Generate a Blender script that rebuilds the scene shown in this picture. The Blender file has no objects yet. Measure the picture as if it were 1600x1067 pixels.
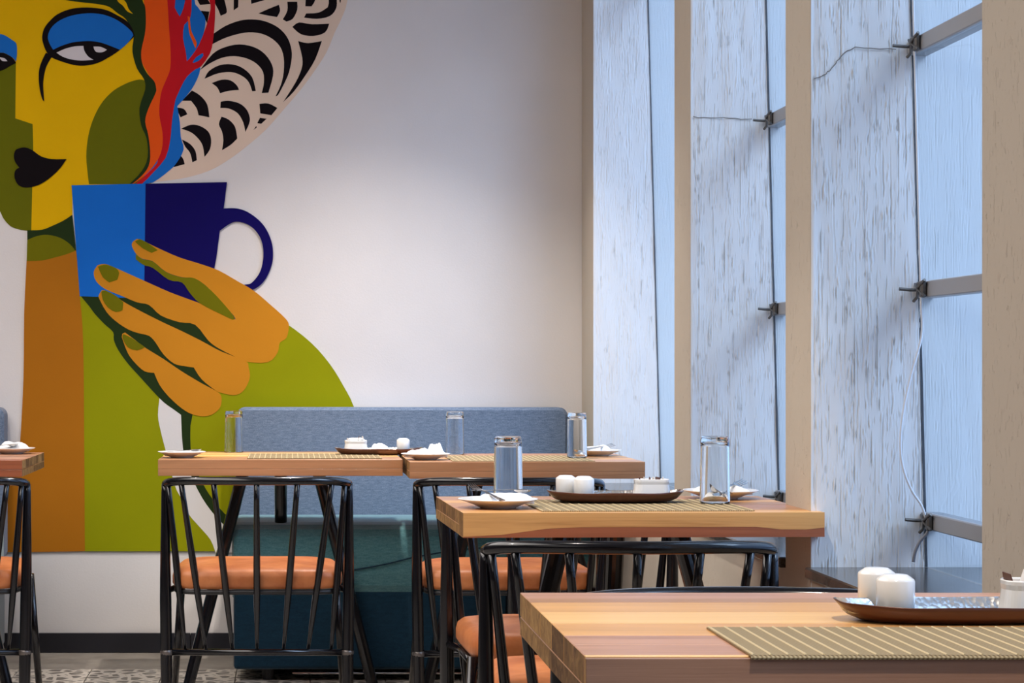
import bpy, bmesh, math, random
from mathutils import Vector, Matrix
from mathutils.geometry import tessellate_polygon
R = random.Random(7)
C = bpy.context.scene.collection
SC = bpy.context.scene
# ------------------------------------------------------------------ camera
F = 3200.0; VX, VY = 450.0, 570.0; CAMZ = 1.05
cd = bpy.data.cameras.new('camera'); cam = bpy.data.objects.new('camera', cd); C.objects.link(cam)
cam.location = (0, 0, CAMZ); cam.rotation_euler = (math.pi/2, 0, 0)
cd.lens = 72.0; cd.sensor_width = 36.0; cd.shift_x = (800-VX)/1600; cd.shift_y = (VY-533.5)/1600
cd.clip_start = 0.05
SC.camera = cam
def P(px, py, d):
    return Vector(((px-VX)*d/F, d, CAMZ-(py-VY)*d/F))
# ------------------------------------------------------------------ world, exposure
w = bpy.data.worlds.new('sky'); SC.world = w; w.use_nodes = True
wn = w.node_tree.nodes; wl = w.node_tree.links
bg = wn['Background']
tc = wn.new('ShaderNodeTexCoord'); sx = wn.new('ShaderNodeSeparateXYZ'); cr = wn.new('ShaderNodeValToRGB')
wl.new(tc.outputs['Generated'], sx.inputs[0]); wl.new(sx.outputs['Z'], cr.inputs[0]); wl.new(cr.outputs[0], bg.inputs[0])
cr.color_ramp.elements[0].position = 0.0; cr.color_ramp.elements[0].color = (.27, .385, .66, 1)
cr.color_ramp.elements[1].position = .85; cr.color_ramp.elements[1].color = (.56, .73, 1.0, 1)
bg.inputs[1].default_value = 3.05
SC.view_settings.view_transform = 'Standard'; SC.view_settings.look = 'None'
SC.view_settings.gamma = 1; SC.view_settings.use_curve_mapping = False
SC.view_settings.exposure = 0.0
SC.cycles.use_denoising = True
SC.cycles.max_bounces = 10; SC.cycles.transmission_bounces = 10; SC.cycles.transparent_max_bounces = 24
SC.cycles.caustics_refractive = False; SC.cycles.caustics_reflective = False
SC.cycles.sample_clamp_indirect = 4.0
# broad bright patch of hazy sky beyond the windows
sd = bpy.data.lights.new('hazy_sun', 'SUN'); sd.energy = 1.65; sd.angle = math.radians(26); sd.color = (.70, .82, 1.0)
so = bpy.data.objects.new('hazy_sun', sd); C.objects.link(so); so.rotation_euler = Vector((1.0, -.75, 1.05)).to_track_quat('Z', 'Y').to_euler()
# ------------------------------------------------------------------ recessed ceiling spots of the room, plus unseen soft panels added as ambient fill
WARM = (1.0, .91, .82)
def spot(x, y, watts, size, aim=None, blend=.5, col=WARM, r=.03):
    l = bpy.data.lights.new('ceiling_spot', 'SPOT'); l.energy = watts; l.spot_size = math.radians(size)
    l.spot_blend = blend; l.shadow_soft_size = r; l.color = col
    o = bpy.data.objects.new('ceiling_spot', l); C.objects.link(o); o.location = (x, y, 2.86)
    if aim: o.rotation_euler = (Vector(aim)-Vector(o.location)).to_track_quat('-Z', 'Y').to_euler()
    return o
def fill_light(x, y, sx_, sy_, watts, col=(1.0, .93, .88)):
    l = bpy.data.lights.new('ceiling_fill', 'AREA'); l.shape = 'RECTANGLE'; l.size = sx_; l.size_y = sy_; l.energy = watts; l.color = col
    o = bpy.data.objects.new('ceiling_fill', l); C.objects.link(o); o.location = (x, y, 2.87)
spot(.30, 6.45, 165, 94, blend=.75)
spot(-1.2, 6.2, 62, 100, blend=.8)
spot(.34, 3.45, 150, 34, aim=(.62, 4.40, .75), blend=.6)
spot(.22, 5.85, 120, 40, aim=(.25, 6.75, .72), blend=.7)
spot(.56, 1.45, 150, 30, aim=(.70, 2.40, .75), blend=.6)
spot(-1.2, 3.6, 60, 90, blend=.6)
fill_light(-1.6, 4.0, 2.2, 4.0, 120)
fill_light(-1.6, -.8, 2.2, 3.0, 25)
# ------------------------------------------------------------------ materials
def mat(name, col, rough=.5, metal=0.0, spec=.5, coat=0.0, sheen=0.0):
    m = bpy.data.materials.new(name); m.use_nodes = True
    b = m.node_tree.nodes['Principled BSDF']
    b.inputs['Base Color'].default_value = (*col, 1); b.inputs['Roughness'].default_value = rough
    b.inputs['Metallic'].default_value = metal; b.inputs['Specular IOR Level'].default_value = spec
    b.inputs['Coat Weight'].default_value = coat; b.inputs['Sheen Weight'].default_value = sheen
    return m
def s2l(r, g, b):
    f = lambda c: ((c/255+.055)/1.055)**2.4 if c > 10 else c/255/12.92
    return (f(r), f(g), f(b))
def nd(m, t, **kw):
    n = m.node_tree.nodes.new(t)
    for k, v in kw.items(): setattr(n, k, v)
    return n
def coords(m, scale, kind='Object', rand=False):
    t = nd(m, 'ShaderNodeTexCoord'); mp = nd(m, 'ShaderNodeMapping'); mp.inputs['Scale'].default_value = scale
    m.node_tree.links.new(t.outputs[kind], mp.inputs[0])
    if rand:
        oi = nd(m, 'ShaderNodeObjectInfo'); mu = nd(m, 'ShaderNodeMath', operation='MULTIPLY'); mu.inputs[1].default_value = 37.0
        m.node_tree.links.new(oi.outputs['Random'], mu.inputs[0])
        cb = nd(m, 'ShaderNodeCombineXYZ')
        for i in range(3): m.node_tree.links.new(mu.outputs[0], cb.inputs[i])
        m.node_tree.links.new(cb.outputs[0], mp.inputs['Location'])
    return mp.outputs[0]
def noise(m, vec, scale=1, detail=4, rough=.5, dist=0):
    n = nd(m, 'ShaderNodeTexNoise'); n.inputs['Scale'].default_value = scale; n.inputs['Detail'].default_value = detail
    n.inputs['Roughness'].default_value = rough; n.inputs['Distortion'].default_value = dist
    m.node_tree.links.new(vec, n.inputs['Vector']); return n.outputs['Fac']
def ramp(m, fac, stops):
    r = nd(m, 'ShaderNodeValToRGB'); m.node_tree.links.new(fac, r.inputs[0]); e = r.color_ramp.elements
    while len(e) < len(stops): e.new(.5)
    for k, (p, c) in enumerate(stops):
        e[k].position = p; e[k].color = (*c, 1) if len(c) == 3 else c
    return r.outputs[0]
def g(v): return (v, v, v)
def bsdf(m): return m.node_tree.nodes['Principled BSDF']
def lk(m, a, b): m.node_tree.links.new(a, b)
def bump(m, h, dist=.001, strength=1.0, normal=None):
    b = nd(m, 'ShaderNodeBump'); b.inputs['Distance'].default_value = dist; b.inputs['Strength'].default_value = strength
    lk(m, h, b.inputs['Height'])
    if normal: lk(m, normal, b.inputs['Normal'])
    lk(m, b.outputs[0], bsdf(m).inputs['Normal']); return b.outputs[0]
def mth(m, op, a, b=None):
    n = nd(m, 'ShaderNodeMath', operation=op)
    for i, v in enumerate((a, b)):
        if v is None: continue
        if isinstance(v, (int, float)): n.inputs[i].default_value = v
        else: lk(m, v, n.inputs[i])
    return n.outputs[0]
def wood(name, dark, light, gloss=.38):
    m = mat(name, light, gloss, coat=.12); bsdf(m).inputs['Coat Roughness'].default_value = .25
    v = coords(m, (1.3, 26, 26), rand=True)
    n = noise(m, v, 1.0, 5, .6, .6)
    v2 = coords(m, (6, 260, 260), rand=True); n2 = noise(m, v2, 1, 3, .6)
    mx = mth(m, 'ADD', mth(m, 'MULTIPLY', n, .78), mth(m, 'MULTIPLY', n2, .22))
    mid = tuple(d*.35+l*.65 for d, l in zip(dark, light))
    c = ramp(m, mx, [(.30, dark), (.42, mid), (.58, light), (.72, tuple(min(1, x*1.12) for x in light))])
    lk(m, c, bsdf(m).inputs['Base Color']); bump(m, n2, .0004, .6)
    return m
W_YEL = wood('honey_wood', s2l(172, 116, 62), s2l(224, 168, 102))
W_PNK = wood('pink_brown_wood', s2l(140, 92, 68), s2l(196, 146, 116))
W_RED = wood('red_brown_wood', s2l(98, 48, 30), s2l(156, 90, 58))
W_BRN = wood('brown_wood', s2l(112, 78, 60), s2l(166, 124, 98), .55)
W_DRK = wood('dark_heartwood', s2l(62, 30, 28), s2l(92, 48, 44), .5)
W_TAN = wood('tan_wood', s2l(132, 88, 58), s2l(186, 136, 96))
W_LGT = wood('pale_wood', s2l(212, 156, 90), s2l(240, 192, 124))
def endgrain():
    m = mat('end_grain_wood', s2l(128, 96, 62), .75, spec=.2); v = coords(m, (70, 45, 45), rand=True); n = noise(m, v, 1, 4, .65, .8)
    oi = nd(m, 'ShaderNodeObjectInfo'); k = mth(m, 'ADD', mth(m, 'MULTIPLY', n, .75), mth(m, 'MULTIPLY', oi.outputs['Random'], .35))
    lk(m, ramp(m, k, [(.30, s2l(84, 58, 36)), (.55, s2l(132, 98, 60)), (.78, s2l(172, 134, 84))]), bsdf(m).inputs['Base Color']); bump(m, n, .001, .7); return m
M_END = endgrain()
# plaster
def plaster(name, col, grooves=True):
    m = mat(name, col, .85, spec=.25)
    v = coords(m, (55, 55, 4.2)); n1 = noise(m, v, 1.0, 4, .65, .35)
    gr = ramp(m, n1, [(.30, g(0)), (.41, g(.9)), (.60, g(1)), (1, g(1))])
    v2 = coords(m, (120, 120, 42)); n2 = noise(m, v2, 1.0, 3, .6, .8)
    ch = ramp(m, n2, [(.30, g(0)), (.38, g(1)), (.66, g(1)), (.74, g(1.6))])
    v3 = coords(m, (20, 20, 5)); n3 = noise(m, v3, 1.0, 3, .5)
    if grooves:
        h = mth(m, 'ADD', mth(m, 'MULTIPLY', gr, 1.0), mth(m, 'ADD', mth(m, 'MULTIPLY', ch, .5), mth(m, 'MULTIPLY', n3, 1.2)))
        bump(m, h, .0032, 1.0)
    else:
        h = mth(m, 'ADD', mth(m, 'MULTIPLY', ch, .5), mth(m, 'MULTIPLY', n3, .8)); bump(m, h, .0024, 1.0)
    return m
M_PL = plaster('rough_grooved_plaster', (.76, .76, .75))
M_PL2 = mat('bluish_white_plaster', (.76, .76, .75), .85, spec=.2)
M_PLF = plaster('speckled_cream_plaster', (.52, .46, .385), False)
def wallpaint(name, col, var=.03, b=.0006, rough=.75, spec=.3):
    m = mat(name, col, rough, spec=spec); v = coords(m, (1, 1, 1)); n = noise(m, v, 3, 3, .5)
    c = ramp(m, n, [(.3, tuple(x*(1-var) for x in col)), (.7, tuple(min(1, x*(1+var)) for x in col))])
    lk(m, c, bsdf(m).inputs['Base Color']); n2 = noise(m, v, 160, 2, .5); bump(m, n2, b, .5); return m
M_WALL = wallpaint('white_wall_paint', (.70, .67, .66))
M_DARKW = wallpaint('taupe_wall_paint', (.16, .14, .125))
M_CEIL = wallpaint('ceiling_paint', (.62, .60, .58))
def paint(name, rgb): return wallpaint('mural_'+name, s2l(*rgb), .05, .0004, .75, .08)
M_STEEL = mat('black_painted_steel', (.004, .004, .006), .17, spec=.45, coat=.3); bsdf(M_STEEL).inputs['Coat Roughness'].default_value = .08
M_MATTE = mat('matte_black_steel', (.012, .012, .014), .42)
M_WELD = mat('worn_weld_metal', (.16, .14, .13), .4, .7)
M_CHROME = mat('bright_steel', (.65, .65, .66), .18, 1.0)
M_CUT = mat('cutlery_steel', (.55, .53, .52), .14, 1.0)
def leather():
    m = mat('tan_leather', s2l(196, 116, 62), .42, spec=.45); v = coords(m, (1, 1, 1)); n = noise(m, v, 9, 4, .6)
    c = ramp(m, n, [(.3, s2l(172, 94, 48)), (.7, s2l(212, 132, 78))]); lk(m, c, bsdf(m).inputs['Base Color'])
    n2 = noise(m, v, 14, 3, .5, 1.2); bump(m, n2, .005, .5); return m
M_LEA = leather()
def fabric(name, a, b, sc=(220, 220, 300), sheen=.2, rough=.95, bd=.0008):
    m = mat(name, a, rough, spec=.15, sheen=sheen); v = coords(m, sc); n = noise(m, v, 1, 3, .7)
    v2 = coords(m, (40, 160, 160)); n2 = noise(m, v2, 1, 3, .7)
    mx = mth(m, 'ADD', mth(m, 'MULTIPLY', n, .5), mth(m, 'MULTIPLY', n2, .5))
    c = ramp(m, mx, [(.35, a), (.65, b)]); lk(m, c, bsdf(m).inputs['Base Color']); bump(m, mx, bd, .8); return m
M_DENIM = fabric('slate_blue_fabric', s2l(78, 94, 116), s2l(124, 138, 158))
M_TEAL = fabric('teal_velvet', s2l(64, 116, 126), s2l(102, 152, 158), sheen=.6)
M_TEAL_SHADE = fabric('shaded_teal_velvet', s2l(14, 44, 62), s2l(22, 58, 78), sheen=.3)  # seat teal with the table's shade put into its colour; also used for the seam
M_CER = mat('white_ceramic', (.86, .85, .83), .18, spec=.5, coat=.3)
M_NAP = mat('white_paper_napkin', (.88, .87, .86), .9, spec=.1)
M_HOLE = mat('dark_hole', (.02, .02, .02), .8)
def glassmat():
    m = bpy.data.materials.new('clear_glass'); m.use_nodes = True; b = bsdf(m)
    b.inputs['Base Color'].default_value = (.97, .98, .98, 1); b.inputs['Roughness'].default_value = .02
    b.inputs['Transmission Weight'].default_value = 1.0; b.inputs['IOR'].default_value = 1.47
    return m
M_GLASS = glassmat()
def panemat():
    m = bpy.data.materials.new('window_glass'); m.use_nodes = True; t = m.node_tree; t.nodes.clear()
    o = t.nodes.new('ShaderNodeOutputMaterial'); mx = t.nodes.new('ShaderNodeMixShader'); tr = t.nodes.new('ShaderNodeBsdfTransparent')
    gl = t.nodes.new('ShaderNodeBsdfGlossy'); lw = t.nodes.new('ShaderNodeLayerWeight'); lw.inputs[0].default_value = .5; fp = t.nodes.new('ShaderNodeMath'); fp.operation = 'POWER'; fp.inputs[1].default_value = 5; t.links.new(lw.outputs['Facing'], fp.inputs[0]); fr = t.nodes.new('ShaderNodeMath'); fr.operation = 'MULTIPLY_ADD'; fr.inputs[1].default_value = .35; fr.inputs[2].default_value = .03; t.links.new(fp.outputs[0], fr.inputs[0])
    tr.inputs[0].default_value = (.88, .94, .99, 1); gl.inputs['Roughness'].default_value = .03
    t.links.new(fr.outputs[0], mx.inputs[0]); t.links.new(tr.outputs[0], mx.inputs[1]); t.links.new(gl.outputs[0], mx.inputs[2]); t.links.new(mx.outputs[0], o.inputs[0])
    return m
M_PANE = panemat()
M_SEAL = mat('black_silicone', (.015, .02, .03), .5)
M_BAR = mat('grey_transom', (.33, .33, .345), .5, .2)
M_RUST = mat('dull_fitting', (.13, .12, .11), .5, .6)
M_WIRE = mat('white_cable', (.75, .77, .8), .4)
M_DWIRE = mat('grey_cable', (.22, .22, .24), .5)
def granite():
    m = mat('dark_granite', (.05, .05, .055), .22, spec=.5, coat=.2); v = coords(m, (1, 1, 1)); n = noise(m, v, 120, 3, .7)
    lk(m, ramp(m, n, [(.35, (.02, .02, .022)), (.6, (.07, .065, .06)), (.75, (.16, .15, .14))]), bsdf(m).inputs['Base Color']); return m
M_GRAN = granite()
M_TROUT = mat('brown_copper_tray', s2l(88, 46, 26), .32, .25, coat=.3)
def hammered():
    m = mat('hammered_silver', (.62, .60, .58), .2, 1.0); v = coords(m, (1, 1, 1))
    vo = nd(m, 'ShaderNodeTexVoronoi'); vo.inputs['Scale'].default_value = 140; lk(m, v, vo.inputs['Vector'])
    bump(m, vo.outputs['Distance'], .0006, .7); return m
M_TRIN = hammered()
def mattan():
    m = mat('woven_mat', s2l(176, 160, 122), .7, spec=.3); v = coords(m, (1, 1, 1))
    sp = nd(m, 'ShaderNodeSeparateXYZ'); lk(m, v, sp.inputs[0])
    a = mth(m, 'SINE', mth(m, 'MULTIPLY', mth(m, 'ADD', sp.outputs[0], mth(m, 'MULTIPLY', sp.outputs[1], 1.0)), 2*math.pi/.0046))
    b = mth(m, 'SINE', mth(m, 'MULTIPLY', sp.outputs[1], 2*math.pi/.0032))
    h = mth(m, 'MULTIPLY', mth(m, 'ADD', mth(m, 'ADD', a, b), 2.0), .25)
    lk(m, ramp(m, h, [(.1, s2l(78, 62, 42)), (.5, s2l(142, 122, 88)), (.9, s2l(192, 174, 136))]), bsdf(m).inputs['Base Color'])
    bump(m, h, .0007, .8); return m
M_MAT = mattan()
M_MATR = mat('pale_mat_rib', s2l(206, 188, 148), .6)
def tilemat():
    m = mat('patterned_cement_tile', (.4, .38, .36), .45); v = coords(m, (1, 1, 1))
    vo = nd(m, 'ShaderNodeTexVoronoi', feature='DISTANCE_TO_EDGE'); vo.inputs['Scale'].default_value = 22; lk(m, v, vo.inputs['Vector'])
    n = noise(m, v, 60, 3)
    a = ramp(m, vo.outputs['Distance'], [(.10, s2l(196, 188, 178)), (.16, s2l(104, 98, 92))])
    lk(m, a, bsdf(m).inputs['Base Color']); return m
M_TILE = tilemat()
def floormat():
    m = mat('grey_cement_border', s2l(140, 132, 124), .5); v = coords(m, (1, 1, 1)); n = noise(m, v, 8, 4, .6)
    lk(m, ramp(m, n, [(.3, s2l(122, 115, 108)), (.7, s2l(152, 145, 136))]), bsdf(m).inputs['Base Color']); return m
M_FLOOR = floormat()
M_BASE = wallpaint('black_baseboard_paint', (.018, .018, .024), .2, .0003, .35)
M_OUT = wallpaint('outdoor_paving', (.42, .42, .42), .1)
# ------------------------------------------------------------------ mesh helpers
def obj(name, bm, m, parent=None, loc=None, smooth=False, recalc=True):
    if recalc: bmesh.ops.recalc_face_normals(bm, faces=bm.faces)
    me = bpy.data.meshes.new(name); bm.to_mesh(me); bm.free()
    for mm in (m if isinstance(m, (list, tuple)) else [m]): me.materials.append(mm)
    if smooth:
        for p in me.polygons: p.use_smooth = True
    o = bpy.data.objects.new(name, me); C.objects.link(o)
    if parent is not None: o.parent = parent
    if loc is not None: o.location = loc
    return o
def thing(name, label=None, cat=None, loc=(0, 0, 0), rz=0.0, group=None):
    o = bpy.data.objects.new(name, None); C.objects.link(o); o.empty_display_size = .1
    o.location = loc; o.rotation_euler = (0, 0, rz); tag(o, label, cat, group); return o
def tag(o, label=None, cat=None, group=None, kind=None):
    if label: o['label'] = label
    if cat: o['category'] = cat
    if group: o['group'] = group
    if kind: o['kind'] = kind
    return o
def box(bm, x0, x1, y0, y1, z0, z1, bev=0.0, seg=1):
    r = bmesh.ops.create_cube(bm, size=1.0); vs = r['verts']
    for v in vs:
        v.co = Vector((x0 if v.co.x < 0 else x1, y0 if v.co.y < 0 else y1, z0 if v.co.z < 0 else z1))
    if bev > 0:
        es = list({e for v in vs for e in v.link_edges})
        bmesh.ops.bevel(bm, geom=es, offset=bev, segments=seg, profile=.5, affect='EDGES')
    return bm
def B(*a, **k):
    return box(bmesh.new(), *a, **k)
def tube(bm, pts, rad, n=12, caps=True, flat=1.0):
    pts = [Vector(p) for p in pts]
    if isinstance(rad, (int, float)): rad = [rad]*len(pts)
    rings = []; prev = None
    for i, p in enumerate(pts):
        a = pts[max(0, i-1)]; b = pts[min(len(pts)-1, i+1)]; t = (b-a).normalized()
        if prev is None:
            up = Vector((0, 0, 1)) if abs(t.z) < .9 else Vector((0, 1, 0)); u = t.cross(up).normalized()
        else:
            u = (prev - t*prev.dot(t)).normalized()
        prev = u; v = t.cross(u).normalized()
        rings.append([bm.verts.new(p+(u*math.cos(2*math.pi*k/n)+v*math.sin(2*math.pi*k/n)*flat)*rad[i]) for k in range(n)])
    for i in range(len(rings)-1):
        for k in range(n):
            bm.faces.new((rings[i][k], rings[i][(k+1) % n], rings[i+1][(k+1) % n], rings[i+1][k]))
    if caps: bm.faces.new(rings[0][::-1]); bm.faces.new(rings[-1])
    return bm
def lathe(bm, prof, n=40, cx=0, cy=0, sx=1.0, sy=1.0):
    rings = []
    for r, z in prof:
        if r < 1e-6: rings.append([bm.verts.new((cx, cy, z))])
        else: rings.append([bm.verts.new((cx+r*sx*math.cos(2*math.pi*k/n), cy+r*sy*math.sin(2*math.pi*k/n), z)) for k in range(n)])
    for a, b in zip(rings, rings[1:]):
        if len(a) == 1 and len(b) == 1: continue
        for k in range(n):
            j = (k+1) % n
            if len(a) == 1: bm.faces.new((a[0], b[k], b[j]))
            elif len(b) == 1: bm.faces.new((a[k], a[j], b[0]))
            else: bm.faces.new((a[k], a[j], b[j], b[k]))
    return bm
def loft(bm, sections, cap=True):
    rs = [[bm.verts.new(p) for p in s] for s in sections]; n = len(rs[0])
    for a, b in zip(rs, rs[1:]):
        for k in range(n): bm.faces.new((a[k], a[(k+1) % n], b[(k+1) % n], b[k]))
    if cap: bm.faces.new(rs[0][::-1]); bm.faces.new(rs[-1])
    return bm
def catmull(pts, k=4, closed=False):
    out = []; n = len(pts)
    for i in range(n if closed else n-1):
        p0, p1, p2, p3 = (pts[(i-1) % n] if closed or i > 0 else pts[0], pts[i], pts[(i+1) % n], pts[(i+2) % n] if closed or i+2 < n else pts[-1])
        for j in range(k):
            t = j/k
            out.append(tuple(.5*((2*b)+(-a+c)*t+(2*a-5*b+4*c-d)*t*t+(-a+3*b-3*c+d)*t**3) for a, b, c, d in zip(p0, p1, p2, p3)))
    if not closed: out.append(tuple(pts[-1]))
    return out
def copy_tree(o, parent=None):
    c = o.copy(); C.objects.link(c); c.parent = parent
    for ch in list(o.children): copy_tree(ch, c)
    return c
# ------------------------------------------------------------------ setting
WY = 7.48; X0 = 1.075; HT = 2.9
def struct(name, bm, m, parent=None, **k):
    o = obj(name, bm, m, parent, **k); o['kind'] = 'structure'; return o
fl = struct('floor', B(-5, X0+.25, -3, WY, -.06, -.006), M_FLOOR)
obj('border_slab', B(-5, X0, 7.072, WY, -.006, 0, bev=.001), M_FLOOR, fl)
TS = .25; tb = B(0, TS-.003, 0, TS-.003, -.006, 0, bev=.0008); t0 = None
for j in range(14):
    for i in range(21):
        x = X0-TS*(i+1); y = 7.07-TS*(j+1)
        if t0 is None: t0 = obj('tile', tb, M_TILE, fl); o = t0
        else: o = t0.copy(); C.objects.link(o)
        o.location = (x, y, 0); o.name = 'tile'
st = obj('tile_field', B(-5, X0, -3, 3.57, -.006, -.0005), M_TILE, fl); st['kind'] = 'stuff'
struct('ceiling', B(-5, X0+.25, -3, WY, HT, HT+.1), M_CEIL)
wb = struct('wall_back', B(-5, 1.75, WY, WY+.15, -.06, HT+.1), M_WALL)
struct('wall_left', B(-5.15, -5, -3, WY, -.06, HT+.1), M_DARKW)
struct('wall_front', B(-5, X0+.25, -3.15, -3, -.06, HT+.1), M_DARKW)
bb = thing('baseboard_back'); bb['kind'] = 'structure'
for a, b in ((-4.99, -.3563), (-.3547, 1.072)):
    obj('board', B(a, b, WY-.014, WY, 0, .072, bev=.0015), M_BASE, bb)
struct('ground_outside', B(1.45, 14, -6, 16, -.5, -.3), M_OUT)
# right wall: spandrel, lintel and deep plastered columns with windows between them
GAP = [(5.69, 7.2), (4.42, 5.46), (3.17, 4.205), (1.85, 2.89), (.55, 1.6)]  # the last opening is unseen, added to let in more daylight
bm = bmesh.new()
box(bm, X0, 1.36, .55, WY, -.06, .612); box(bm, X0, 1.36, .55, WY, 2.72, HT+.1); box(bm, X0, 1.36, -3, .55, -.06, HT+.1)
wr = struct('wall_right', bm, M_PLF)
cols = [(7.2, WY), (5.46, 5.69), (4.205, 4.42), (2.89, 3.17), (1.6, 1.85)]
def column(y0, y1):
    bm = B(X0-.002, 1.72, y0, y1, -.06, HT+.1, bev=.004)
    bmesh.ops.recalc_face_normals(bm, faces=bm.faces)
    for f in bm.faces: f.material_index = 1 if f.normal.x < -.5 else 0
    return obj('column', bm, [M_PL, M_PLF], wr)
COL = [column(*c) for c in cols]
def plaster_face(par, y, step, seed):
    import numpy as np
    rg = np.random.RandomState(seed); xa, xb, za, zb = X0-.002, 1.56, .56, 2.5; sz = .004
    nx = int((xb-xa)/step)+1; nz = int((zb-za)/sz)+1
    H = np.zeros((nz, nx)); X = np.arange(nx)*step; Z = np.arange(nz)*sz
    def smooth(a, kz, kx):
        for ax, k in ((0, kz), (1, kx)):
            if k > 0:
                ker = np.hanning(2*k+3)[1:-1]; ker /= ker.sum()
                a = np.apply_along_axis(lambda v: np.convolve(np.pad(v, k, mode='edge'), ker, 'valid'), ax, a)
        return a
    big = smooth(rg.randn(nz, nx), 30, 14); big /= big.std(); H += big*.0007
    dens = smooth(rg.randn(nz, nx), 40, 8); dens /= dens.std()
    def strokes(n, lo, hi, depth, wd, wander):
        for _ in range(n):
            x0 = rg.uniform(0, xb-xa); z0 = rg.uniform(0, zb-za); L = rg.uniform(lo, hi)*(1 if rg.rand() < .8 else 1.8)
            i0 = int(z0/sz); i1 = min(nz, int((z0+L)/sz)+1)
            if dens[min(nz-1, i0), min(nx-1, int(x0/step))] < rg.uniform(-3.0, .0): continue
            xx = x0+rg.uniform(-.05, .05)*0; dr = rg.uniform(-.02, .02); dp = depth*rg.uniform(.5, 1.2); w_ = wd*rg.uniform(.8, 1.4)
            for i in range(i0, i1):
                xx += dr*sz+rg.uniform(-1, 1)*wander; t = (i-i0+.5)/max(1, i1-i0); e = min(1, 5*t, 5*(1-t))
                j0 = max(0, int((xx-3*w_)/step)); j1 = min(nx, int((xx+3*w_)/step)+2)
                if j1 <= j0: continue
                u = (X[j0:j1]-xx)/w_
                H[i, j0:j1] += dp*e*(np.exp(-u*u)-.55*np.exp(-((np.abs(u)-1.7)**2)*1.6))
    strokes(1000, .03, .14, .0017, .0009, .00035)
    strokes(2300, .008, .022, .0016, .0010, .0008)
    strokes(900, .006, .016, -.0014, .0014, .0008)
    edge = np.clip(X/.006, 0, 1)[None, :]; H = H*edge+.0006
    # outside the glass the wall is trowelled smoother
    XG = xa+X[None, :]; out = np.clip((XG-(1.262+(2.33-(za+Z))[:, None]*.026))/.01, 0, 1); H = H*(1-.62*out)
    co = np.empty((nz, nx, 3)); co[..., 0] = xa+X[None, :]; co[..., 2] = za+Z[:, None]; co[..., 1] = y-.0012+H
    co[:, 0, 1] = y; co[:, -1, 1] = y; co[0, :, 1] = y; co[-1, :, 1] = y
    idx = np.arange(nz*nx).reshape(nz, nx); q = np.stack([idx[:-1, :-1], idx[:-1, 1:], idx[1:, 1:], idx[1:, :-1]], -1).reshape(-1, 4)
    me = bpy.data.meshes.new('plaster_coat'); me.vertices.add(nz*nx); me.vertices.foreach_set('co', co.ravel())
    me.loops.add(q.size); me.loops.foreach_set('vertex_index', q.ravel().astype('i')); me.polygons.add(len(q))
    me.polygons.foreach_set('loop_start', (np.arange(len(q))*4).astype('i')); me.polygons.foreach_set('loop_total', np.full(len(q), 4, 'i'))
    me.update(calc_edges=True); me.validate(); me.materials.append(M_PL2)
    for p in me.polygons: p.use_smooth = True
    o = bpy.data.objects.new('plaster_coat', me); C.objects.link(o); o.parent = par
for k, (c_, st_) in enumerate(((0, .0024), (1, .0019), (2, .0015))): plaster_face(COL[c_], cols[c_][0]-.0035, st_, 11+k)
def gx(z): return 1.262+(2.33-z)*.026          # leaning glass plane
M_CRACK = mat('plaster_crack', (.16, .14, .12), .9)
def crack(par, y, pts):
    bm = bmesh.new(); pp = []
    for (a, b) in zip(pts, pts[1:]):
        for k in range(5):
            t = k/5; pp.append(P(a[0]+(b[0]-a[0])*t+R.uniform(-1, 1), a[1]+(b[1]-a[1])*t+R.uniform(-1.3, 1.3), y))
    pp.append(P(*pts[-1], y)); tube(bm, pp, .0009, 5)
    obj('crack', bm, M_CRACK, par)
crack(COL[2], 4.1985, [(1272, 124), (1288, 118), (1302, 104), (1318, 84), (1336, 74), (1400, 77)])
crack(COL[1], 5.4535, [(1082, 183), (1130, 184), (1175, 186)])
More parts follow.
